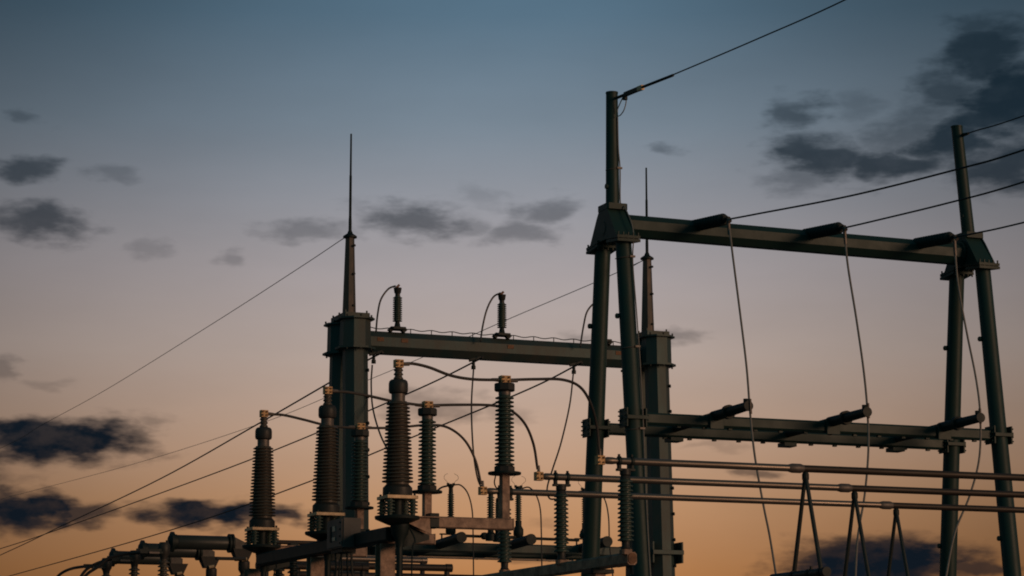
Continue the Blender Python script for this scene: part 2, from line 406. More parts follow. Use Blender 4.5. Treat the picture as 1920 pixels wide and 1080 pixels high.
# top beam, octagonal tube tapering slightly
bm_ = MB().cyl((.2, 0, zb+.08), (GL-.2, 0, zb+.03), .222, .222, seg=8, smooth=False, rot=math.pi/8)
TB = bm_.build('top_beam', 'green', G)
fl = MB()
for u in (.24, GL-.24): fl.lathe([(.26, 0), (.26, .05)], (u-.025, 0, zb+.05), (1, 0, 0), 16)
fl.build('beam_flange', 'green', TB)
# lower pair of beams, each on its own row of legs
for sgn in (-1, 1):
    v = leg_pt(0, sgn, zl).y
    lb = MB().bar((.13, v, zl), (GL-.13, v, zl), .19, .215, ch=.035).build('lower_beam', 'green', G)
    lips = MB(); u = .9
    while u < GL-.4:
        lips.box((u, v, zl-.125), (.07, .07, .035)); u += .52
    lips.build('beam_bolt', 'green', lb)
    for u in (0, GL):
        cl = MB()
        for s_ in (-1, 1):
            cl.bar((u+s_*.188, v, zl-.17), (u+s_*.188, v, zl+.17), .03, .34, up=(0, 1, 0), ch=.004)
            for k in range(4):
                for e in (-1, 1): cl.cyl((u+s_*.20-.04, v+e*.13, zl-.12+k*.08), (u+s_*.20+.04, v+e*.13, zl-.12+k*.08), .016, seg=6, smooth=False)
        cl.bar((u-.2, v-.19, zl), (u+.2, v-.19, zl), .03, .07, ch=.004)
        cl.build('leg_clamp', 'green', lb)
# three tubular arms across the pair of beams
vf = leg_pt(0, -1, zl).y; vr = leg_pt(0, 1, zl).y
ARM = []
for px in (1338, 1556, 1764):
    ua = along(G0 + DV*vf + Vector((0, 0, zl-zb)), DU, px)
    a = Vector((ua, vr+.35, zl+.06)); b0 = Vector((ua, vf-.0, zl+.10)); e = Vector((ua, vf-1.42, zl+.13))
    am = MB().cyl(a, b0, .075, .082, seg=14).cyl(b0, e, .100, .082, seg=16)
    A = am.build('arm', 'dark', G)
    fm = MB(); d = (e-b0).normalized()
    mid = b0 + d*.62
    fm.lathe([(.13, -.05), (.13, .05)], mid, d, 16); fm.lathe([(.092, -.03), (.092, .02)], e, d, 16); fm.lathe([(.045, 0), (.045, .07)], e+Vector((0, .1, .07)), (0, 0, 1), 8)
    fm.build('arm_flange', 'dark', A)
    sd = MB()
    sd.bar((ua, vf-.13, zl-.14), (ua, vf-.13, zl+.15), .28, .04, up=(0, 1, 0), ch=.008); sd.bar((ua-.14, vf, zl+.125), (ua+.14, vf, zl+.125), .30, .03)
    sd.bar((ua-.13, vr, zl-.15), (ua+.13, vr, zl-.15), .3, .08)
    sd.build('saddle', 'green', A)
    ARM.append(RM[G.name] @ e)
# earth cable and its clips on the left A frame
ec = MB(); fl_ = lambda z: leg_pt(0, -1, z)
ec.tube([(.06, -.125, zt-.5), (.07, -.125, zt-1.1), (.10, -.13, zt-1.5), (.10, -.135, zc1+.02), (.12, -.30, zc1-.1), (.12, -.66, zh+.1)]+[(.10+.02*math.sin(z), fl_(z).y-.175, z) for z in (10, 9, 8, 7, 6, 5, 4, 2, .2)], .012, 6, 6)
ec.build('earth_cable', 'lwire', G)
for z in (zat(1147, 318, 46), zat(1166, 493, 46), zat(1175, 655, 45.5), zat(1187, 806, 45.2)):
    onm = z > zc1; c = Vector((0, 0, z)) if onm else fl_(z); r = .128 if onm else .172
    k = MB().tube([(c.x + r*math.cos(a), c.y + r*math.sin(a), z + .02*math.cos(a)) for a in [math.radians(q) for q in range(170, 381, 15)]], .009, 5, 1)
    k.box((c.x+.09, c.y-r-.004, z+.01), (.10, .035, .035)); k.build('cable_clip', 'cap', G)

# ================================================================ REAR GANTRY
R0 = P(654, 640, 58); RL = along(R0, DU, 1215)
R = thing('busbar_gantry', 'grey galvanised gantry with box collars and lightning spires, standing behind', 'gantry', (R0.x, R0.y, 0))
zr = R0.z; kz = lambda y: zat(654, y, 58)
zct, zcb = kz(603), kz(661)
def rleg(u, s_, z): return Vector((u, s_*(.50 + (zcb - z)*.045), z))
for u in (0.0, RL):
    for s_ in (-1, 1):
        l = MB().cyl(rleg(u, s_, 0), rleg(u, s_, zct-.02), .30, .295, seg=8, smooth=False, rot=math.pi/8).build('leg', 'galv', R)
        a = rleg(u, s_, 0); MB().bar((a.x, a.y, -.02), (a.x, a.y, .2), 1.2, 1.2, up=(0, 1, 0), ch=.03).build('footing', 'concrete', l)
        bo = MB()
        for i in range(14):
            q = rleg(u, s_, zcb-.5-i*.62); bo.lathe([(.03, 0), (.03, .03), (.045, .03), (.045, .055)], q+Vector((.205, -.20, 0)), (.7, -.7, 0), 6, False)
        bo.build('step_bolt', 'dark', l)
    for s_ in (-1, 1):
        c = rleg(u, s_, zcb)
        cm = MB().lathe([(.47, zcb), (.47, zcb+.045), (.365, zcb+.045), (.355, zct-.04), (.45, zct-.04), (.45, zct)], (u, c.y, 0), seg=8, smooth=False, rot=math.pi/8)
        K = cm.build('collar', 'galv', R)
        bb = MB()
        for z in (zcb-.04, zct): boltring(bb, (u, c.y), .415, 8, z, .022, .05)
        bb.build('collar_bolt', 'dark', K)
    MB().bar((u-.05, 0, zcb+.06), (u-.0, 0, zct-.06), .34, .85, up=(0, 1, 0), ch=.02).build('collar_web', 'galv', R)
    cpm = MB().bar((u+.03, 0, zct+.02), (u+.03, 0, kz(592)), .62, 1.1, up=(0, 1, 0), ch=.02)
    for x in (-.24, .28):
        for y in (-.48, 0, .48): cpm.cyl((u+x, y, kz(592)), (u+x, y, kz(592)+.06), .022, seg=6, smooth=False)
    cpm.build('cap_plate', 'galv', R)
    S = MB().cyl((u, 0, kz(592)), (u, 0, kz(446)), .160, .105, seg=8, smooth=False, rot=math.pi/8).build('spire', 'spire', R)
    MB().lathe([(.165, kz(446)), (.165, kz(443)), (.07, kz(438)), (.035, kz(431)), (.035, kz(430))], (u, 0, 0), seg=14).build('spire_cap', 'dark', S)
    MB().lathe([(.040, kz(431)), (.040, kz(414)), (.034, kz(404)), (.032, kz(330)), (.026, kz(328)), (.022, kz(251) if u == 0 else kz(251)-.2)], (u, 0, 0), seg=8).build('lightning_rod', 'dark', S)
    sb = MB()
    for z in (kz(462), kz(515), kz(574)): sb.lathe([(.03, 0), (.03, .06)], (u+.05, -.12, z), (.3, -1, 0), 6, False)
    sb.build('spire_bolt', 'dark', S)
TB2 = MB().cyl((.30, 0, zr), (RL-.30, 0, zr), .285, .285, seg=8, smooth=False, rot=math.pi/8).build('top_beam', 'galv', R)
st = MB()
for px in (707, 752, 950, 1152):
    u = along(R0, DU, px); st.box((u, -.266, zr+.05), (.16, .02, .09))
st.build('cleat', 'rust', TB2)
wv = MB(); pts_ = []
for i in range(14):
    u = .45 + i*(RL-.9)/13; wv.cyl((u, -.1, zr+.25), (u, -.1, zr+.36), .012, seg=6); pts_.append((u, -.1, zr+.355-(.0 if i % 2 else .0)))
q = []
for a, b in zip(pts_, pts_[1:]): q += [a, ((a[0]+b[0])/2, a[1], a[2]-.035)]
wv.tube(q+[pts_[-1]], .012, 5, 4); wv.build('safety_wire', 'dark', TB2)
# lower pair of beams at the rear gantry, three tubular arms
zlr = zat(1100, 1031, 59)
for s_ in (-1, 1):
    v = rleg(0, s_, zlr).y
    lb = MB().bar((-.1, v, zlr), (RL+.1, v, zlr), .2, .23, ch=.035).build('lower_beam', 'green' if s_ > 0 else 'galv', R)
    for u in (0, RL):
        cl = MB()
        for e in (-1, 1):
            cl.bar((u+e*.38, v, zlr-.25), (u+e*.38, v, zlr+.25), .04, .7, up=(0, 1, 0), ch=.004)
        cl.bar((u-.4, v-.37, zlr), (u+.4, v-.37, zlr), .03, .1, ch=.004)
        cl.build('leg_clamp', 'galv', lb)
RARM = []
for px in (822, 950, 1090):
    vq = rleg(0, -1, zlr).y
    ua = along(R0 + DV*vq + Vector((0, 0, zlr-zr)), DU, px)
    a = Vector((ua, 1.3, zlr-.02)); b = Vector((ua, vq-1.55, zlr+.12))
    A = MB().cyl(a, b, .115, .115, seg=14).build('arm', 'dark', R)
    MB().lathe([(.125, -.08), (.125, .02)], b, b-a, 14).build('arm_flange', 'dark', A)
    RARM.append(RM[R.name] @ b)

# ================================================================ STATION POSTS ON THE REAR BEAM
def small_post():
    w = P(745, 617, 58.3); t_ = thing('post_insulator', 'left one of the ribbed insulators standing on the rear gantry beam', 'insulator', w, group='post insulators on top of the rear beam')
    z = lambda y: zat(745, y, 58.3) - w.z
    b = MB().bar((0, 0, -.02), (0, 0, .035), .34, .34, up=(0, 1, 0)); b.bar((-.2, 0, -.06), (-.12, 0, .02), .14, .1); b.bar((.12, 0, -.06), (.2, 0, .02), .14, .1)
    b.lathe([(.09, .03), (.075, .06), (.055, z(604)), (.055, z(602))], seg=16); b.build('base', 'dark', t_)
    MB().lathe(sheds(z(603), z(556), 12, .075, .075, .115, .112), seg=20).build('ribbed_body', 'silicone', t_)
    MB().lathe([(.06, z(556)), (.06, z(551)), (.08, z(549)), (.095, z(541)), (.1, z(540)), (.02, z(539))], seg=16).build('cap', 'darkcap', t_)
    MB().bar((-.05, 0, z(541)), (.04, 0, z(534)), .05, .05).build('terminal', 'rust', t_)
    return t_, w
sp0, w0 = small_post()
for px, lab in ((941, 'right one of the two fully visible ribbed insulators standing on the rear gantry beam'), (1131, 'ribbed insulator on the rear gantry beam hidden behind the front gantry leg')):
    t_ = along(w0, DU, px); dup(sp0, w0 + DU*t_, lab)

# ================================================================ WIRES
def wire(name, pts, r, m, label, cat='wire', group=None, sub=8, seg=8):
    o = MB().tube([P(*p) for p in pts], r, seg, sub).build(name, m, None, True)
    return tag(o, label, cat, group)
gw = 'jumper cables over the rear beam'
wire('jumper_cable', [(742, 536, 58.3), (728, 542, 58.3), (714, 562, 58.2), (708, 590, 58.0), (705, 622, 57.7)], .022, 'cable', 'curved jumper cable from the left insulator on the rear beam', 'cable', gw)
wire('jumper_cable', [(939, 549, 59.2), (925, 557, 59.2), (913, 580, 59.1), (905, 612, 59.0), (901, 640, 58.7)], .022, 'cable', 'curved jumper cable from the right insulator on the rear beam', 'cable', gw)
wire('jumper_cable', [(1131, 562, 60.1), (1116, 567, 60.1), (1101, 584, 60.0), (1094, 612, 59.9), (1088, 650, 59.6)], .022, 'cable', 'curved jumper cable ending behind the front gantry leg', 'cable', gw)
# outgoing line conductors, towards the upper right
wire('line_conductor', [(1367, 411, 45.5), (1420, 401, 44.6), (1600, 366, 41.9), (1800, 316, 39.3), (1920, 281, 37.9), (2300, 150, 34)], .017, 'wire', 'upper thick conductor running off to the right edge from the left tension insulator', 'wire', 'line conductors at upper right')
wire('line_conductor', [(1584, 427, 46.3), (1640, 414, 45.5), (1780, 380, 43.5), (1920, 341, 41.7), (2300, 215, 37.5)], .017, 'wire', 'middle conductor running to the right edge from the middle tension insulator', 'wire', 'line conductors at upper right')
wire('line_conductor', [(1790, 445, 47.1), (1830, 437, 46.6), (1920, 417, 45.4), (2300, 322, 41)], .017, 'wire', 'lowest conductor at right edge leaving the right mast head', 'wire', 'line conductors at upper right')
wire('ground_wire', [(1203, 164, 44.9), (1260, 141, 44.0), (1420, 73, 41.8), (1590, -3, 39.8), (1900, -160, 36.5)], .013, 'wire', 'thin wire rising from the tip of the left mast to the top edge', 'wire')
wire('ground_wire', [(1807, 253, 48.6), (1830, 245, 48.3), (1920, 217, 47.1), (2300, 80, 42)], .013, 'wire', 'thin wire leaving the top of the right mast to the right edge', 'wire')
# preformed grips at the wire ends
g1 = wire('preformed_grip', [(1203, 164, 44.9), (1262, 141, 44.0)], .028, 'dark', 'thick twisted grip on the wire just right of the left mast tip', 'clamp', sub=1)
# conductors from the rear beam to the far left
cg = 'conductors running down to the lower left'
wire('line_conductor', [(718, 661, 57.2), (690, 675, 58.2), (615, 719, 61.5), (480, 797, 69), (300, 898, 84), (120, 984, 105), (0, 1041, 125), (-200, 1130, 190)], .021, 'wire', 'dark conductor from the left end of the rear beam, crossing another near the left edge', 'wire', cg)
wire('line_conductor', [(905, 668, 58.2), (890, 678, 58.6), (765, 738, 64), (510, 846, 80), (300, 925, 97), (100, 996, 118), (0, 1029, 130), (-200, 1090, 190)], .021, 'wire', 'dark conductor from the middle of the rear beam passing behind the tall brown insulators', 'wire', cg)
wire('line_conductor', [(1092, 680, 59.6), (1075, 688, 60), (970, 739, 64), (700, 850, 76), (580, 903, 83), (320, 994, 101), (0, 1085, 130), (-200, 1140, 190)], .021, 'wire', 'dark conductor from the right of the rear beam, lowest of the three at lower left', 'wire', cg)
wire('ground_wire', [(644, 447, 58.0), (560, 503, 62), (400, 606, 72), (200, 730, 90), (80, 796, 105), (0, 841, 118), (-200, 930, 160)], .0095, 'wire', 'thin wire falling from the left lightning spire to the left edge', 'wire')
wire('ground_wire', [(1207, 488, 60.8), (1112, 531, 63), (945, 602, 68), (790, 671, 75), (640, 733, 84), (480, 797, 97), (240, 873, 125), (0, 936, 170)], .0105, 'lwire', 'thin wire from the right lightning spire passing behind the rear beam to the left edge', 'wire')
# dead end fittings under the rear beam
for (px, py, Y), lab in (((703, 664, 57.6), 'dead end fitting under the left end of the rear beam'), ((890, 675, 58.5), 'dead end fitting under the middle of the rear beam'), ((1078, 684, 59.9), 'dead end fitting under the rear beam left of the front gantry leg')):
    w = P(px, py, Y); o = thing('dead_end_fitting', lab, 'fitting', w, TH, 'dead end fittings under the rear beam')
    MB().cyl((0, 0, 0), (.06, .0, .07), .03, seg=8).bar((-.14, 0, -.02), (.18, 0, .07), .05, .07).build('yoke', 'dark', o)
    MB().cyl((-.03, 0, 0), (-.03, 0, -.22), .035, .045, seg=10).lathe([(.055, -.22), (.055, -.14)], (-.03, 0, 0), seg=10).build('socket', 'dark', o)
dg = 'droppers from the rear beam'
wire('dropper_cable', [(698, 684, 57.8), (696, 720, 57.8), (699, 765, 57), (712, 812, 56), (730, 850, 55)], .02, 'cable', 'hanging cable just right of the rear gantry left leg', 'cable', dg)
wire('dropper_cable', [(888, 690, 58.5), (884, 760, 58.2), (887, 840, 57.5), (895, 895, 57.5), (906, 918, 57.4), (919, 926, 57.4)], .02, 'cable', 'hanging cable from the middle of the rear beam between the green insulators', 'cable', dg)
wire('dropper_cable', [(1075, 700, 59.8), (1068, 760, 59.6), (1052, 830, 59), (1036, 880, 58.5), (1026, 915, 58), (1030, 934, 57.8), (1042, 936, 57.6)], .02, 'cable', 'hanging cable left of the front gantry curling behind the nearest bus tubes', 'cable', dg)
# droppers of the front gantry
dg = 'droppers under the tension insulators'
wire('dropper_cable', [(1366, 416, 45.5), (1374, 480, 45.3), (1388, 590, 45), (1400, 690, 44.7), (1407, 780, 44.5), (1416, 860, 44.3), (1432, 950, 44.1), (1444, 1010, 44), (1460, 1110, 43.8)], .021, 'lwire', 'long thin cable hanging from the left tension insulator', 'cable', dg)
wire('dropper_cable', [(1583, 432, 46.3), (1590, 500, 46.2), (1606, 600, 46), (1620, 700, 45.7), (1627, 780, 45.5), (1628, 850, 45.3), (1621, 930, 45.2), (1608, 1010, 45.1), (1603, 1100, 45)], .021, 'lwire', 'long thin cable hanging from the middle tension insulator', 'cable', dg)
wire('dropper_cable', [(1789, 448, 47.2), (1796, 530, 47.1), (1812, 620, 47), (1830, 710, 46.8), (1838, 780, 46.6), (1836, 860, 46.5), (1818, 930, 46.4), (1790, 1000, 46.3), (1772, 1090, 46.2)], .021, 'lwire', 'long thin cable hanging beside the right A frame', 'cable', dg)
for (px, Yc), lab in (((1407, 44.45), 'tubular clamp on the hanging cable at the left arm tip'), ((1628, 45.45), 'tubular clamp on the hanging cable at the middle arm tip'), ((1838, 46.55), 'tubular clamp on the hanging cable at the right arm tip')):
    y0 = {1407: 770, 1628: 778, 1838: 788}[px]
    o = MB().cyl(P(px-1, y0-22, Yc), P(px+.6, y0+6, Yc), .027, seg=8).build('cable_clamp', 'cable', None, True); tag(o, lab, 'clamp', 'clamps at the arm tips')
for (px, py, Y), lab in (((1366, 424, 45.5), 'pale jumper lug below the left tension insulator'), ((1584, 442, 46.3), 'pale jumper lug below the middle tension insulator'), ((1790, 464, 47.2), 'pale jumper lug below the right tension insulator')):
    o = MB().cyl(P(px-.5, py-12, Y-.03), P(px+1.5, py+16, Y-.03), .036, .03, seg=8).build('jumper_lug', 'cap', None, True); tag(o, lab, 'clamp', 'jumper lugs of the line')

# tension insulators
def tension(a, b, lab):
    A, B = P(*a), P(*b); t_ = thing('tension_insulator', lab, 'insulator', A, 0, 'tension insulators on the front beam')
    d = B - A; L = d.length; dn = d.normalized()
    MB().cyl((0, 0, 0), dn*.22, .03, seg=8).build('shackle', 'dark', t_)
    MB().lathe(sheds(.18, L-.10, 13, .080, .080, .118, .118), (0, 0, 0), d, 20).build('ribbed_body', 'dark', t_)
    MB().lathe([(.07, L-.10), (.07, L-.05), (.035, L-.04), (.035, L+.06)], (0, 0, 0), d, 14).build('end_cap', 'dark', t_)
    MB().cyl(dn*(L+.02), dn*(L+.1)+Vector((0, 0, -.06)), .035, seg=8).build('clevis', 'cap', t_)
tension((1286, 427, 46.9), (1364, 410, 45.5), 'left one of three black ribbed tension insulators on the front beam')
tension((1500, 442, 47.7), (1581, 426, 46.3), 'middle one of three black ribbed tension insulators on the front beam')
tension((1708, 459, 48.5), (1789, 444, 47.15), 'right one of three black ribbed tension insulators, next to the right A frame')
# mast tip link and pigtail
A, B = P(1158, 183, 45.9), P(1204, 164, 44.9)
o = thing('strain_link', 'short bar link tying the wire to the left mast tip', 'fitting', A, 0)
MB().cyl((0, 0, 0), (B-A)*.35, .03, seg=8).bar((B-A)*.3, (B-A)*.92, .06, .085).build('link_bar', 'dark', o)
MB().bar((B-A)*.85, (B-A)*1.03, .065, .09).build('end_cap', 'plate', o)
MB().lathe([(.05, 0), (.05, .06)], (B-A)*.3+Vector((0, 0, -.1)), (0, 0, 1), 8).build('bolt_head', 'dark', o)
wire('pigtail_wire', [(1172, 178, 45.7), (1174, 190, 45.7), (1170, 206, 45.7), (1163, 216, 45.8), (1157, 218, 45.85)], .01, 'lwire', 'small looped wire hanging just under the left mast tip', 'wire', 'pigtail loops')
wire('pigtail_wire', [(1168, 182, 45.75), (1163, 193, 45.8), (1158, 205, 45.85), (1158, 212, 45.85)], .01, 'lwire', 'short straight tail inside the loop under the left mast tip', 'wire')
o = MB().cyl(P(1806, 253, 48.65), P(1816, 250, 48.45), .04, .025, seg=8).build('strain_clamp', 'dark', None, True); tag(o, 'small dark clamp holding the wire at the right mast top', 'clamp')
wire('tie_wire', [(1186, 499, 45.4), (1195, 494, 52), (1206, 488, 60.5)], .01, 'wire', 'short thin wire between front gantry leg and right lightning spire', 'wire')

# ================================================================ TALL BROWN ARRESTERS
YA = 28.0; wA = P(745, 966, YA); zA = lambda y: zat(745, y, YA) - wA.z
AR = thing('surge_arrester', 'tall brown ribbed arrester nearest the camera, right of the other two', 'arrester', wA, group='three tall brown ribbed arresters')
MB().lathe([(.072, 0), (.072, zA(937))], seg=18).build('grading_core', 'dark', AR)
for su in (-1, 1):
    for sv in (-1, 1):
        l = MB().lathe([(.025, -.02)] + sheds(.015, zA(938), 4, .030, .030, .058, .058) + [(.02, zA(936))], (su*.135, sv*.135, 0), seg=14).build('foot_insulator', 'silicone', AR)
pl = MB().bar((0, 0, zA(936.6)), (0, 0, zA(930.8)), .37, .37, up=(0, 1, 0), ch=.01); pl.build('mounting_plate', 'plate', AR)
bl = MB()
for su in (-1, 1):
    for sv in (-1, 1): bl.cyl((su*.15, sv*.15, zA(931)), (su*.15, sv*.15, zA(926)), .014, seg=6, smooth=False)
bl.build('bolt', 'dark', AR)
MB().lathe([(.165, zA(930.6)), (.168, zA(928)), (.166, zA(915)), (.135, zA(909.5)), (.135, zA(909))], seg=28).build('base_flange', 'darkcap', AR)
MB().lathe([(.128, zA(909)), (.128, zA(904))], seg=28).build('base_ring', 'brown', AR)
MB().lathe(sheds(zA(905), zA(753), 22, .128, .100, .178, .132), seg=32).build('ribbed_body', 'brown', AR)
MB().lathe([(.078, zA(753)), (.078, zA(738))], seg=24).build('neck', 'cap', AR)
MB().lathe([(.078, zA(739)), (.103, zA(737)), (.110, zA(733)), (.110, zA(720)), (.102, zA(715)), (.085, zA(712.5)), (.02, zA(712))], seg=28).build('dome', 'darkcap', AR)
MB().lathe(sheds(zA(712), zA(689), 3, .042, .040, .056, .053), seg=20).build('terminal_stem', 'brown', AR)
def clampblock(root, c, w=.10, h=.088, side=1):
    b = MB().bar((c[0], c[1], c[2]-h/2), (c[0], c[1], c[2]+h/2), w, w*.9, up=(0, 1, 0))
    k = b.build('terminal_block', 'golden', root)
    s_ = MB()
    for x in (-1, 1):
        for z in (-1, 1): s_.lathe([(.012, 0), (.012, .016)], (c[0]+x*w*.27, c[1]-w*.45, c[2]+z*h*.25), (0, -1, 0), 6, False)
    s_.build('bolt', 'rust', k)
    return k
clampblock(AR, (0, 0, zA(682)))
MB().cyl((.05, 0, zA(682)), (.13, 0, zA(682)), .024, .018, seg=10).build('cable_socket', 'cap', AR)
wB = P(612, 0, 30.3); wC = P(491, 0, 32.6)
def ground_at(px, y_ref, Y): 
    q = P(px, y_ref, Y); return Vector((q.x, q.y, 0))
gA = Vector((wA.x, wA.y, 0)); gB = ground_at(611.5, 960, 30.3); gC = ground_at(491, 1000, 32.6)
dup(AR, (gB.x, gB.y, wA.z), 'tall brown ribbed arrester in the middle of the three, left of the steel post')
dup(AR, (gC.x, gC.y, wA.z), 'tall brown ribbed arrester furthest left with the grey tube beside its base')

# ================================================================ GREEN POST INSULATORS
YP = 28.46; wP = P(946, 890, YP); zP = lambda y: zat(944, y, YP) - wP.z
gP = Vector((wP.x, wP.y, 0))
PI_ = thing('post_insulator', 'rightmost green ribbed insulator on a square steel post', 'insulator', wP, group='three green ribbed post insulators on steel posts')
MB().lathe([(.185, 0), (.19, .008), (.19, .022), (.185, .028)], seg=28).build('base_disc', 'dark', PI_)
MB().lathe([(.125, .028), (.125, zP(876)), (.105, zP(874))], seg=8, smooth=False).build('base_flange', 'darkcap', PI_)
MB().lathe([(.08, zP(875)), (.08, zP(872))]+sheds(zP(873), zP(741), 17, .070, .068, .115, .108), seg=26).build('ribbed_body', 'silicone', PI_)
MB().lathe([(.07, zP(741)), (.07, zP(734))], seg=20).build('neck', 'cap', PI_)
MB().lathe([(.105, zP(734)), (.125, zP(732)), (.125, zP(721)), (.11, zP(719)), (.02, zP(718.6))], seg=8, smooth=False).build('cap', 'darkcap', PI_)
clampblock(PI_, (0, 0, zP(712)), .12, .085)
for s_ in (-1, 1): MB().cyl((s_*.06, 0, zP(713)), (s_*.16, 0, zP(713)), .024, .018, seg=10).build('cable_socket', 'cap', PI_)
gPB = ground_at(801, 850, 30.76); gPC = ground_at(674.5, 880, 33.05)
dup(PI_, (gPB.x, gPB.y, wP.z), 'middle green ribbed insulator, standing between two brown arresters')
dup(PI_, (gPC.x, gPC.y, wP.z), 'left green ribbed insulator, standing in front of the rear gantry leg')

# ================================================================ SUPPORT FRAME
FR = thing('equipment_frame', 'brown weathered steel frame carrying arresters and green insulators', 'support frame', gA)
inv = RM[FR.name].inverted()
zpl = wA.z - .012
lA, lB, lC = inv @ gA, inv @ gB, inv @ gC
for l_, lp in ((lA, inv @ gP), (lB, inv @ gPB), (lC, inv @ gPC)):
    pf = MB().lathe([(.10, zpl-.10), (.25, zpl-.035), (.255, zpl-.01), (.25, zpl)], (l_.x, l_.y, 0), seg=24)
    PF = pf.build('platform', 'dark', FR)
    zt_ = zP(973) + wP.z; zb_ = zP(994) + wP.z
    # tapered gusset between the platform and the arm
    gm = MB()
    for v_ in (-.075, .075): gm.poly([(l_.x+.02, lp.y+v_, zpl-.014), (l_.x+.36, lp.y+v_, zpl-.014), (l_.x+.36, lp.y+v_, zpl-.19), (l_.x+.08, lp.y+v_, zpl-.07)], (0, .012, 0))
    gm.bar((l_.x-.1, l_.y, zpl-.006), (l_.x+.46, l_.y, zpl-.006), .26, .012, ch=0)
    gm.build('gusset', 'steel', PF)
    MB().poly([(l_.x+.02, l_.y+.05, zpl-.06), (l_.x+.38, l_.y+.05, zpl-.20), (l_.x+.38, l_.y+.05, zpl-.25), (l_.x+.02, l_.y+.05, zpl-.36)], (0, .10, 0)).build('haunch', 'dark', FR)
    am = MB().bar((l_.x+.47, lp.y-.0, (zt_+zb_)/2), (lp.x+.075, lp.y, (zt_+zb_)/2), .14, zt_-zb_, ch=.012)
    A = am.build('arm_beam', 'steel', FR)
    MB().bar((l_.x+.36, lp.y, (zt_+zb_)/2+.015), (l_.x+.465, lp.y, (zt_+zb_)/2+.015), .17, .165, ch=.01).build('clamp_box', 'dark', A)
    MB().bar((lp.x+.076, lp.y, (zt_+zb_)/2), (lp.x+.09, lp.y, (zt_+zb_)/2), .15, (zt_-zb_)*1.04, ch=.004).build('end_plate', 'steel', A)
    MB().bar((lp.x, lp.y, zt_+.001), (lp.x, lp.y, wP.z-.002), .098, .098, up=(0, 1, 0), ch=.008).build('post', 'steel', FR)
    br = MB().lathe([(.045, -.34), (.055, -.26), (.095, -.20), (.11, -.09)], (l_.x+.03, l_.y, zpl), seg=16); br.build('neck_block', 'dark', FR)
# the cross beam runs from the near arrester back to the far one, with raised ends at each platform
zx = zpl - .19
cb = MB().bar((lA.x-.02, lA.y+.10, zx), (lC.x-.0, lC.y-.02, zx), .16, .16, ch=.02); CBm = cb.build('cross_beam', 'dark', FR)
for l_ in (lA, lB, lC):
    x, y = l_.x, l_.y+.42
    c_ = MB().ibeam((x, y, 0), (x, y, zx-.081), .19, .19, .022, up=(1, 0, 0)) if False else MB()
    # H column, flanges facing along the cross beam
    c_.bar((x, y-.085, 0), (x, y-.085, zx-.09), .175, .02, up=(0, 1, 0), ch=.003).bar((x, y+.085, 0), (x, y+.085, zx-.09), .175, .02, up=(0, 1, 0), ch=.003).bar((x, y, 0), (x, y, zx-.09), .018, .148, up=(0, 1, 0), ch=0)
    c_.build('column', 'steel', FR)
    MB().bar((x, y, 0), (x, y, .12), .5, .5, up=(0, 1, 0), ch=.02).build('footing', 'concrete', FR)
    MB().cyl((l_.x+.03, l_.y, 0), (l_.x+.03, l_.y, zpl-.3), .038, seg=10).build('conduit', 'dark', FR)
    MB().tube([(l_.x+.12, l_.y-.05, zpl-.12), (l_.x+.17, l_.y-.12, zpl-.28), (l_.x+.13, l_.y-.13, zpl-.5), (l_.x+.15, l_.y-.1, 1.8), (l_.x+.14, l_.y-.1, .1)], .009, 6, 6).build('earth_strap', 'dark', FR)
# cabinet with hanging control cables
cx = P(643, 998, 29.0); CB = thing('control_cabinet', 'grey steel control cabinet with gauge windows below the middle arrester', 'cabinet', (cx.x, cx.y, cx.z-.17))
MB().bar((.11, .30, 0), (.11, .30, .34), .215, .60, up=(0, 1, 0), ch=.008).build('body', 'box', CB)
MB().bar((-.006, .30, .015), (-.006, .30, .325), .014, .57, up=(0, 1, 0), ch=.003).build('door', 'box', CB)
for a, b in ((.20, .26), (.09, .13)): MB().bar((-.017, .30, a), (-.017, .30, b), .008, .10, up=(0, 1, 0), ch=0).build('gauge_window', 'window', CB)
MB().bar((-.018, .43, .08), (-.018, .43, .26), .010, .05, up=(0, 1, 0), ch=0).build('handle', 'dark', CB)
s_ = MB()
for z in (.05, .13, .21, .29): s_.lathe([(.012, 0), (.012, .012)], (-.012, .07, z), (-1, 0, 0), 6, False)
s_.build('screw', 'dark', CB)
MB().bar((.11, .32, -.045), (.11, .32, -.002), .17, .42, up=(0, 1, 0), ch=.004).build('gland_plate', 'dark', CB)
for i, (x, y) in enumerate(((.05, .45), (.08, .32), (.12, .22), (.15, .15), (.19, .25))):
    MB().tube([(x, y, -.03), (x+.01, y, -.25), (x+.035*(i-1), y+.03, -.6), (x+.02*i, y, -1.2), (x+.02*i, y, -cx.z+.2)], .012, 6, 6).build('control_cable', 'dark', CB)
MB().bar((.22, .42, .17), (.62, .42, .17), .1, .1).build('bracket', 'dark', CB)

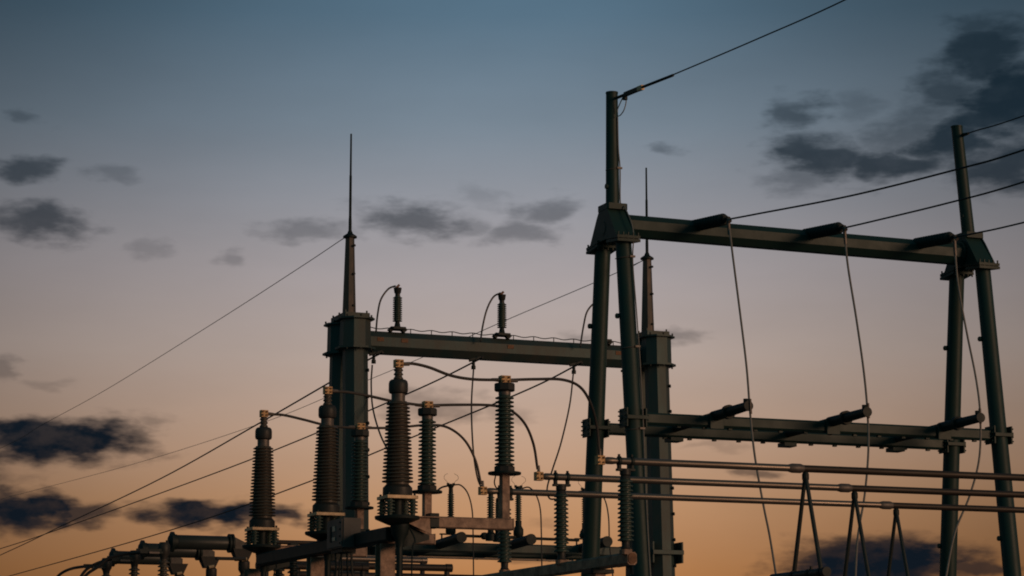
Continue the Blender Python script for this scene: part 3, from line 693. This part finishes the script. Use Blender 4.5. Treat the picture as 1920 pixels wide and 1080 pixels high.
# ================================================================ BUS TUBES
pipes = []
PIPE = [((1125, 863), 30.5, 1494, 1510, 1172, 'nearest and topmost of the three parallel bus tubes'),
        ((1010, 892), 32.5, 1585, 1602, 1052, 'middle one of the three parallel bus tubes'),
        ((905, 920), 34.55, 1663, 1680, 946, 'farthest and lowest of the three parallel bus tubes')]
zp = P(1125, 863, 30.5).z
for (pe, Y, ps, pv, pi, lab) in PIPE:
    q = P(pe[0], pe[1], Y); q.z = zp
    B = thing('bus_tube', lab + ' crossing the right half', 'bus tube', q, group='three parallel aluminium bus tubes')
    us, uv, ui = [along(q, DU, x) for x in (ps, pv, pi)]
    MB().lathe([(.030, .05), (.045, .09), (.045, .16), (.036, .22), (.045, .26), (.045, us-.09)], (0, 0, 0), (1, 0, 0), 18).build('near_tube', 'alu', B)
    MB().lathe([(.047, us-.12), (.060, us-.07), (.060, us+.05), (.047, us+.09)], (0, 0, 0), (1, 0, 0), 18).build('coupling', 'cap', B)
    MB().lathe([(.046, us+.05), (.046, us+11)], (0, 0, 0), (1, 0, 0), 18).build('far_tube', 'tube', B)
    clampblock(B, (0, 0, .0), .105, .11)
    MB().cyl((-.0, 0, .055), (-.0, 0, .14), .022, .016, seg=10).build('cable_socket', 'cap', B)
    cm = MB()
    for x in (-.08, .09):
        cm.lathe([(.047, -.016), (.062, -.016), (.062, .016), (.047, .016)], (ui+x, 0, 0), (1, 0, 0), 16)
        cm.bar((ui+x, 0, -.10), (ui+x, 0, -.05), .035, .07, up=(0, 1, 0), ch=.004); cm.cyl((ui+x, 0, .055), (ui+x, 0, .085), .018, seg=6, smooth=False)
    cm.bar((ui-.11, 0, -.105), (ui+.12, 0, -.105), .08, .03).build('tube_clamp', 'dark', B)
    # post insulator carrying the tube
    zt_ = -.122; zi = lambda y: (zat(1172, y, 30.6) - zp)
    lab2 = {1172: 'ribbed insulator under the nearest bus tube, in front of the gantry leg', 1052: 'ribbed insulator under the middle bus tube, left of the front gantry', 946: 'ribbed insulator under the farthest bus tube, below the steel arm'}[pi]
    wI = RM[B.name] @ Vector((ui, 0, zi(1030)))
    I = thing('post_insulator', lab2, 'insulator', wI, group='ribbed insulators under the bus tubes')
    o_ = zi(1030)
    MB().lathe([(.055, 0), (.062, .01), (.05, .03), (.052, zi(1014)-o_)], seg=20).build('base', 'darkcap', I)
    MB().bar((0, 0, -.06), (0, 0, .0), .13, .13, up=(0, 1, 0), ch=.02).build('foot_bracket', 'steel', I)
    MB().lathe(sheds(zi(1015)-o_, zi(897)-o_, 14, .068, .064, .100, .094), seg=26).build('ribbed_body', 'silicone', I)
    MB().lathe([(.07, zi(898)-o_), (.055, zi(892)-o_), (.068, zi(890)-o_), (.068, zi(880)-o_)], seg=20).build('cap', 'darkcap', I)
    # V strut
    V = thing('tube_strut', 'V shaped pair of rods under the %s bus tube' % {1510: 'nearest', 1602: 'middle', 1680: 'farthest'}[pv], 'strut', RM[B.name] @ Vector((uv, 0, -.07)), group='V struts under the bus tubes')
    MB().lathe([(.035, -.09), (.045, -.06), (.045, 0), (.03, .03)], seg=10).build('knuckle', 'dark', V)
    for s_ in (-1, 1):
        e = Vector((0, s_*.36, -1.22)); MB().cyl((0, s_*.02, -.06), e, .026, .029, seg=10).build('rod', 'tank', V)
    tb = thing('strut_base', 'horizontal tube on posts holding the feet of the %s V strut' % {1510: 'nearest', 1602: 'middle', 1680: 'farthest'}[pv], 'support', RM[B.name] @ Vector((uv, 0, -zp)), group='base tubes of the V struts')
    zz = zp - .07 - 1.25
    MB().cyl((0, -.50, zz), (0, .95, zz), .052, seg=14).build('base_tube', 'tank', tb)
    fb = MB()
    for y in (-.48, -.36, -.06, .36): fb.lathe([(.062, -.03), (.062, .03)], (0, y, zz), (0, 1, 0), 14)
    fb.cyl((0, -.1, zz+.03), (0, -.1, zz+.09), .02, seg=6); fb.build('tube_collar', 'dark', tb)
    for y in (-.12, .75): MB().bar((0, y, 0), (0, y, zz-.05), .1, .1, up=(0, 1, 0)).build('post', 'steel', tb)
    pipes.append(RM[B.name])
# beam under the tube insulators
q1 = RM[[o.name for o in bpy.data.objects if o.name == 'bus_tube'][0]] @ Vector((along(P(1125, 863, 30.5), DU, 1180), -.06, 0))
q1.z = zat(1180, 1047, 30.6)
BS = thing('bus_support', 'long square steel beam on posts under the bus tube insulators', 'support frame', (q1.x, q1.y, 0))
MB().bar((0, 0, q1.z), (0, 7.2, q1.z), .125, .155, ch=.025).build('beam', 'steel', BS)
MB().bar((0, -.012, q1.z), (0, -.001, q1.z), .105, .13, ch=.03).build('end_cap', 'rust', BS)
for y in (1.05, 5.2):
    MB().bar((0, y, 0), (0, y, q1.z-.13), .15, .15, up=(0, 1, 0)).build('column', 'steel', BS)
    MB().bar((0, y, q1.z-.128), (0, y, q1.z-.079), .32, .32, up=(0, 1, 0)).build('head_plate', 'dark', BS)
    MB().bar((0, y, 0), (0, y, .12), .5, .5, up=(0, 1, 0), ch=.02).build('footing', 'concrete', BS)

# connecting cables
def cab(pts, lab, r=.0175):
    wire('connection_cable', pts, r, 'cable', lab, 'cable', 'thick cables between the arresters and the bus tubes', 8, 10)
cab([(753, 682, 28.02), (775, 682, 28.08), (805, 689, 28.15), (845, 704, 28.24), (885, 711, 28.32), (934, 712.5, 28.42)], 'thick cable from the nearest arrester to the rightmost green insulator')
cab([(955, 712.5, 28.5), (1005, 711, 28.8), (1055, 712, 29.3), (1088, 726, 29.8), (1108, 758, 30.15), (1119, 800, 30.4), (1124, 850, 30.5)], 'thick cable arching down from the rightmost green insulator to the nearest bus tube')
cab([(619, 734, 30.32), (650, 735, 30.4), (690, 742, 30.5), (740, 753, 30.6), (792, 760, 30.73)], 'thick cable from the middle arrester passing behind the nearest arrester')
cab([(811, 760, 30.8), (860, 759, 31.1), (920, 760, 31.6), (955, 768, 31.95), (983, 793, 32.25), (1000, 832, 32.45), (1008, 880, 32.5)], 'thick cable from the middle green insulator down to the middle bus tube')
cab([(499, 777, 32.65), (530, 778, 32.72), (570, 787, 32.8), (615, 798, 32.9), (666, 802.5, 33.02)], 'thick cable from the leftmost arrester passing behind the middle arrester')
cab([(684, 802.5, 33.1), (740, 802, 33.4), (800, 797, 33.8), (838, 801, 34.1), (870, 824, 34.35), (891, 862, 34.5), (902, 908, 34.55)], 'thick cable from the left green insulator down to the farthest bus tube')

# ================================================================ SMALL INSULATORS ABOVE THE REAR LOWER BEAMS
def rear_small(px, y0, Y, lab):
    w = P(px, 1001+(y0-905)*.55, Y); t_ = thing('disconnector_insulator', lab, 'insulator', w, group='small ribbed insulators on the rear lower beams')
    z = lambda y: (zat(px, y, Y) - zat(px, 1000, Y))
    MB().lathe([(.09, -.02), (.12, .03), (.12, .16), (.075, .24), (.075, z(972))], seg=14).build('base', 'dark', t_)
    f_ = MB()
    for x in (-.22, .22): f_.bar((x, 0, -.22), (x, 0, 0), .03, .03, up=(0, 1, 0), ch=0)
    f_.bar((-.26, 0, -.01), (.26, 0, -.01), .1, .03); f_.build('foot', 'dark', t_)
    MB().lathe(sheds(z(973), z(924), 12, .052, .052, .082, .080), seg=16).build('ribbed_body', 'silicone', t_)
    MB().lathe([(.055, z(924)), (.05, z(914)), (.075, z(911)), (.075, z(907)), (.02, z(906))], seg=12).build('cap', 'dark', t_)
    h = MB()
    for s in (-1, 1): h.tube([(s*.07, 0, z(908)), (s*.10, 0, z(902)), (s*.17, -.02, z(897)), (s*.16, -.02, z(891)), (s*.08, 0, z(887))], .005, 5, 5)
    h.build('arcing_horn', 'lwire', t_)
    k = MB()
    for s in (-1, 1): k.box((s*.07, 0, z(907)), (.05, .05, .06))
    k.build('clip', 'dark', t_)
rear_small(845, 905, 58.2, 'small dark ribbed insulator seen between the green post and the steel arm post')
rear_small(972, 913, 59.0, 'small dark ribbed insulator just right of the square steel post')
rear_small(1097, 921, 60.0, 'small dark ribbed insulator touching the left edge of the front gantry leg')
for px, y0, y1, r, lab in ((920, 924, 1002, .09, 'dark ribbed column left of the square steel post'), (934, 936, 1004, .08, 'dark ribbed column partly hidden by the square steel post')):
    w = P(px, y1+12, 57.5); z = lambda y: zat(px, y, 57.5) - w.z
    t_ = thing('rod_insulator', lab, 'insulator', w, group='dark ribbed columns behind the square post')
    MB().lathe([(.12, 0), (.12, .15), (.07, .2), (.07, z(y1-8))], seg=12).build('base', 'dark', t_)
    MB().lathe(sheds(z(y1-8), z(y0+6), 14, .055, .055, r, r), seg=14).build('ribbed_body', 'silicone', t_)
    MB().lathe([(.06, z(y0+6)), (.06, z(y0))], seg=10).build('cap', 'dark', t_)
rg = 'thin loops from the small rear insulators'
wire('loop_cable', [(851, 909, 58.2), (864, 910, 58.2), (877, 925, 58.1), (885, 955, 58), (887, 1000, 57.5), (888, 1090, 57)], .017, 'cable', 'thin looping cable falling right of the first small rear insulator', 'cable', rg)
wire('loop_cable', [(839, 911, 58.2), (828, 914, 57.8), (818, 921, 57.2), (808, 924, 56.5)], .022, 'wire', 'short dark cable left of the first small rear insulator', 'cable', rg)
wire('loop_cable', [(978, 916, 59), (992, 914, 59), (1005, 928, 58.8), (1013, 955, 58.6), (1015, 1000, 58.4), (1016, 1070, 58)], .017, 'cable', 'thin looping cable falling right of the second small rear insulator', 'cable', rg)
wire('loop_cable', [(1103, 923, 60), (1120, 922, 60), (1134, 937, 59.8), (1141, 970, 59.6), (1143, 1020, 59.4), (1150, 1090, 59)], .017, 'cable', 'thin looping cable seen between the two front gantry legs', 'cable', rg)
wire('loop_cable', [(1091, 921, 60), (1078, 923, 59.8), (1062, 924, 59.6)], .02, 'wire', 'short cable left of the third small rear insulator', 'cable', rg)
wire('loop_cable', [(929, 893, 28.45), (927, 905, 28.5), (931, 915, 28.5), (938, 917, 28.5)], .008, 'cable', 'small earthing loop under the disc of the rightmost green insulator', 'cable')
wire('coupling_rod', [(853, 1004, 58.1), (1085, 1013, 59.9)], .035, 'dark', 'long thin horizontal rod linking the small rear insulators', 'rod', sub=1)
o = MB().lathe([(.02, -.1), (.08, -.05), (.09, 0), (.08, .06), (.02, .1)], P(908, 1005, 58.3), DU, 10).build('rod_joint', 'dark', None, True); tag(o, 'round joint on the thin rod beside the square post', 'joint')

# ================================================================ BREAKERS AT LOWER LEFT
Y0 = 45.0; wb = P(325, 1016, Y0)
BR = thing('breaker_tube', 'largest grey horizontal tube, nearest of three at lower left', 'breaker', wb, group='three grey horizontal breaker tubes')
Lb = along(wb, DU, 428)
MB().lathe([(.118, .06), (.128, .08), (.128, Lb-.02), (.120, Lb)], (0, 0, 0), (1, 0, 0), 26).build('tank', 'tank', BR)
MB().lathe([(.05, -.10), (.10, -.09), (.150, -.055), (.182, -.05), (.182, .0), (.140, .005), (.135, .06)], (0, 0, 0), (1, 0, 0), 24).build('end_dome', 'dark', BR)
MB().lathe([(.172, Lb), (.172, Lb+.035), (.13, Lb+.035), (.13, Lb+.055), (.172, Lb+.055), (.172, Lb+.09)], (0, 0, 0), (1, 0, 0), 24).build('end_flange', 'dark', BR)
MB().sweep(Vector((Lb+.09, 0, 0)), Vector((Lb+.34, 0, -.06)), [(.11, .11), (-.11, .11), (-.11, -.13), (.11, -.13)], Vector((0, 1, 0)), Vector((0, 0, 1)), [(.08, .06), (-.08, .06), (-.08, -.12), (.08, -.12)]).build('nozzle', 'darkcap', BR)
MB().bar((-.12, -.05, -.09), (-.12, -.05, .02), .05, .07, up=(0, 1, 0)).build('lug', 'dark', BR)
hx = Lb+.30
MB().sweep(Vector((hx-.05, 0, -.31)), Vector((hx-.05, 0, -.10)), [(.10, .10), (-.10, .10), (-.10, -.10), (.10, -.10)], Vector((1, 0, 0)), Vector((0, 1, 0)), [(.19, .14), (-.19, .14), (-.19, -.14), (.19, -.14)]).build('gear_head', 'darkcap', BR)
zb0 = -.30
for x in (hx,):
    MB().lathe([(.075, zb0), (.105, zb0-.03), (.105, zb0-.17), (.075, zb0-.22), (.06, zb0-.24)], (x, 0, 0), seg=18).build('neck', 'darkcap', BR)
    MB().lathe(sheds(zb0-1.45, zb0-.24, 16, .07, .065, .118, .112)[::1], (x, 0, 0), seg=20).build('ribbed_body', 'brown', BR)
    MB().bar((x, 0, -wb.z), (x, 0, zb0-1.45), .2, .2, up=(0, 1, 0)).build('column', 'steel', BR)
    MB().cyl((x-.08, -.12, zb0+.0), (x+.02, -.12, zb0+.02), .03, seg=8).build('pale_lug', 'plate', BR)
wb2 = P(269, 1031.5, 47.1); wb3 = P(214, 1046, 49.2)
dup(BR, (wb2.x, wb2.y, wb.z), 'middle grey horizontal tube of three, partly hidden by the nearest tube')
dup(BR, (wb3.x, wb3.y, wb.z), 'farthest and leftmost grey horizontal tube of three')
# disconnector posts
wd = P(307, 1047, 44.0)
DC = thing('disconnector_post', 'dark ribbed post below the nearest tube, rightmost of the three with contact arms', 'disconnector', wd, group='ribbed posts with contact arms at lower left')
MB().lathe(sheds(-1.1, -.02, 15, .062, .06, .108, .102), seg=20).build('ribbed_body', 'brown', DC)
MB().lathe([(.062, -.02), (.07, .03), (.105, .09), (.11, .22), (.08, .28), (.02, .285)], seg=16).build('head', 'darkcap', DC)
ar = MB().bar((-.45, -.06, .13), (.0, -.06, .14), .05, .045).bar((-.45, -.14, .09), (-.05, -.14, .09), .03, .04); ar.build('contact_arm', 'dark', DC)
MB().bar((-.30, -.175, .085), (-.12, -.175, .085), .02, .035).build('contact_tip', 'cap', DC)
MB().bar((0, 0, -wd.z), (0, 0, -1.1), .18, .18, up=(0, 1, 0)).build('column', 'steel', DC)
w2 = P(252, 1062, 46.1); w3 = P(199, 1078, 48.2)
dup(DC, (w2.x, w2.y, wd.z), 'dark ribbed post with contact arm below the middle tube')
dup(DC, (w3.x, w3.y, wd.z), 'leftmost dark ribbed post at the foot of the curved cables')
wire('looped_cable', [(207, 1054, 48.9), (180, 1060, 48.6), (160, 1062, 48.4), (135, 1066, 48), (115, 1075, 48), (100, 1090, 48)], .028, 'wire', 'outermost curved black cable at the bottom left', 'cable', 'curved black cables at bottom left')
wire('looped_cable', [(230, 1045, 46), (205, 1049, 46), (178, 1058, 46), (160, 1070, 46), (146, 1090, 46)], .028, 'wire', 'middle curved black cable at the bottom left', 'cable', 'curved black cables at bottom left')
wire('looped_cable', [(285, 1036, 44), (240, 1038, 44), (205, 1046, 44), (185, 1062, 44), (165, 1075, 44), (150, 1092, 44)], .028, 'wire', 'inner curved black cable at the bottom left', 'cable', 'curved black cables at bottom left')
wire('linkage_rod', [(405, 1047, 44.6), (460, 1048, 45)], .03, 'darkcap', 'thin horizontal rod between the right tube supports', 'rod', 'linkage rods of the breakers', sub=1)

# ================================================================ LOW TUBES BEHIND THE FRAME
def low(px0, px1, y, Y, r, m, lab, leg=None):
    a = P(px0, y, Y); t_ = thing('low_bus_tube', lab, 'bus tube', (a.x, a.y, a.z), group='low tubes behind the support frame')
    L = along(a, DU, px1)
    MB().cyl((0, 0, 0), (L, 0, 0), r, seg=14).build('tube', m, t_)
    MB().cyl((L-.1, 0, 0), (L, 0, 0), r*1.18, seg=14).build('end_cap', m, t_)
    for x in ([.15, L-.08] if leg is None else leg):
        MB().cyl((x, 0, -a.z), (x, 0, -r), .045, seg=10).build('leg', 'darkcap', t_)
low(540, 847, 1058, 38, .055, 'tube', 'thick low tube ending right of the main column', None)
low(505, 640, 1016, 40, .035, 'tube', 'uppermost low tube left of the column')
low(480, 690, 1060, 37, .05, 'tube', 'lower tube crossing behind the left column')
low(560, 1060, 1077, 41, .06, 'tube', 'lowest and longest tube along the bottom edge')
low(590, 800, 1046, 44, .05, 'alu', 'pale tube seen between the two columns')
# small clutter: hooked terminals between the low tubes
for (px, py, Y), lab in (((523, 1060, 36), 'small stubby insulator between the left columns'), ((550, 1046, 36.5), 'small stubby insulator above the low tubes')):
    w = P(px, py, Y); t_ = thing('stub_insulator', lab, 'insulator', w, group='stubby insulators on the low tubes')
    MB().lathe([(.05, -.35), (.09, -.3)]+sheds(-.3, -.02, 4, .05, .05, .085, .085)+[(.05, 0), (.11, .02), (.11, .05), (.03, .07)], seg=14).build('ribbed_body', 'dark', t_)
    MB().tube([(0, 0, .06), (-.1, 0, .1), (-.18, 0, .06), (-.2, 0, -.02)], .014, 6, 6).build('hook', 'dark', t_)
    MB().cyl((0, 0, -w.z), (0, 0, -.34), .05, seg=8).build('leg', 'darkcap', t_)

low(640, 1075, 1041, 56.5, .022, 'alu', 'thin pale line running in front of the rear lower beams', [])  # thin round bar that draws a pale line along the rear lower beams
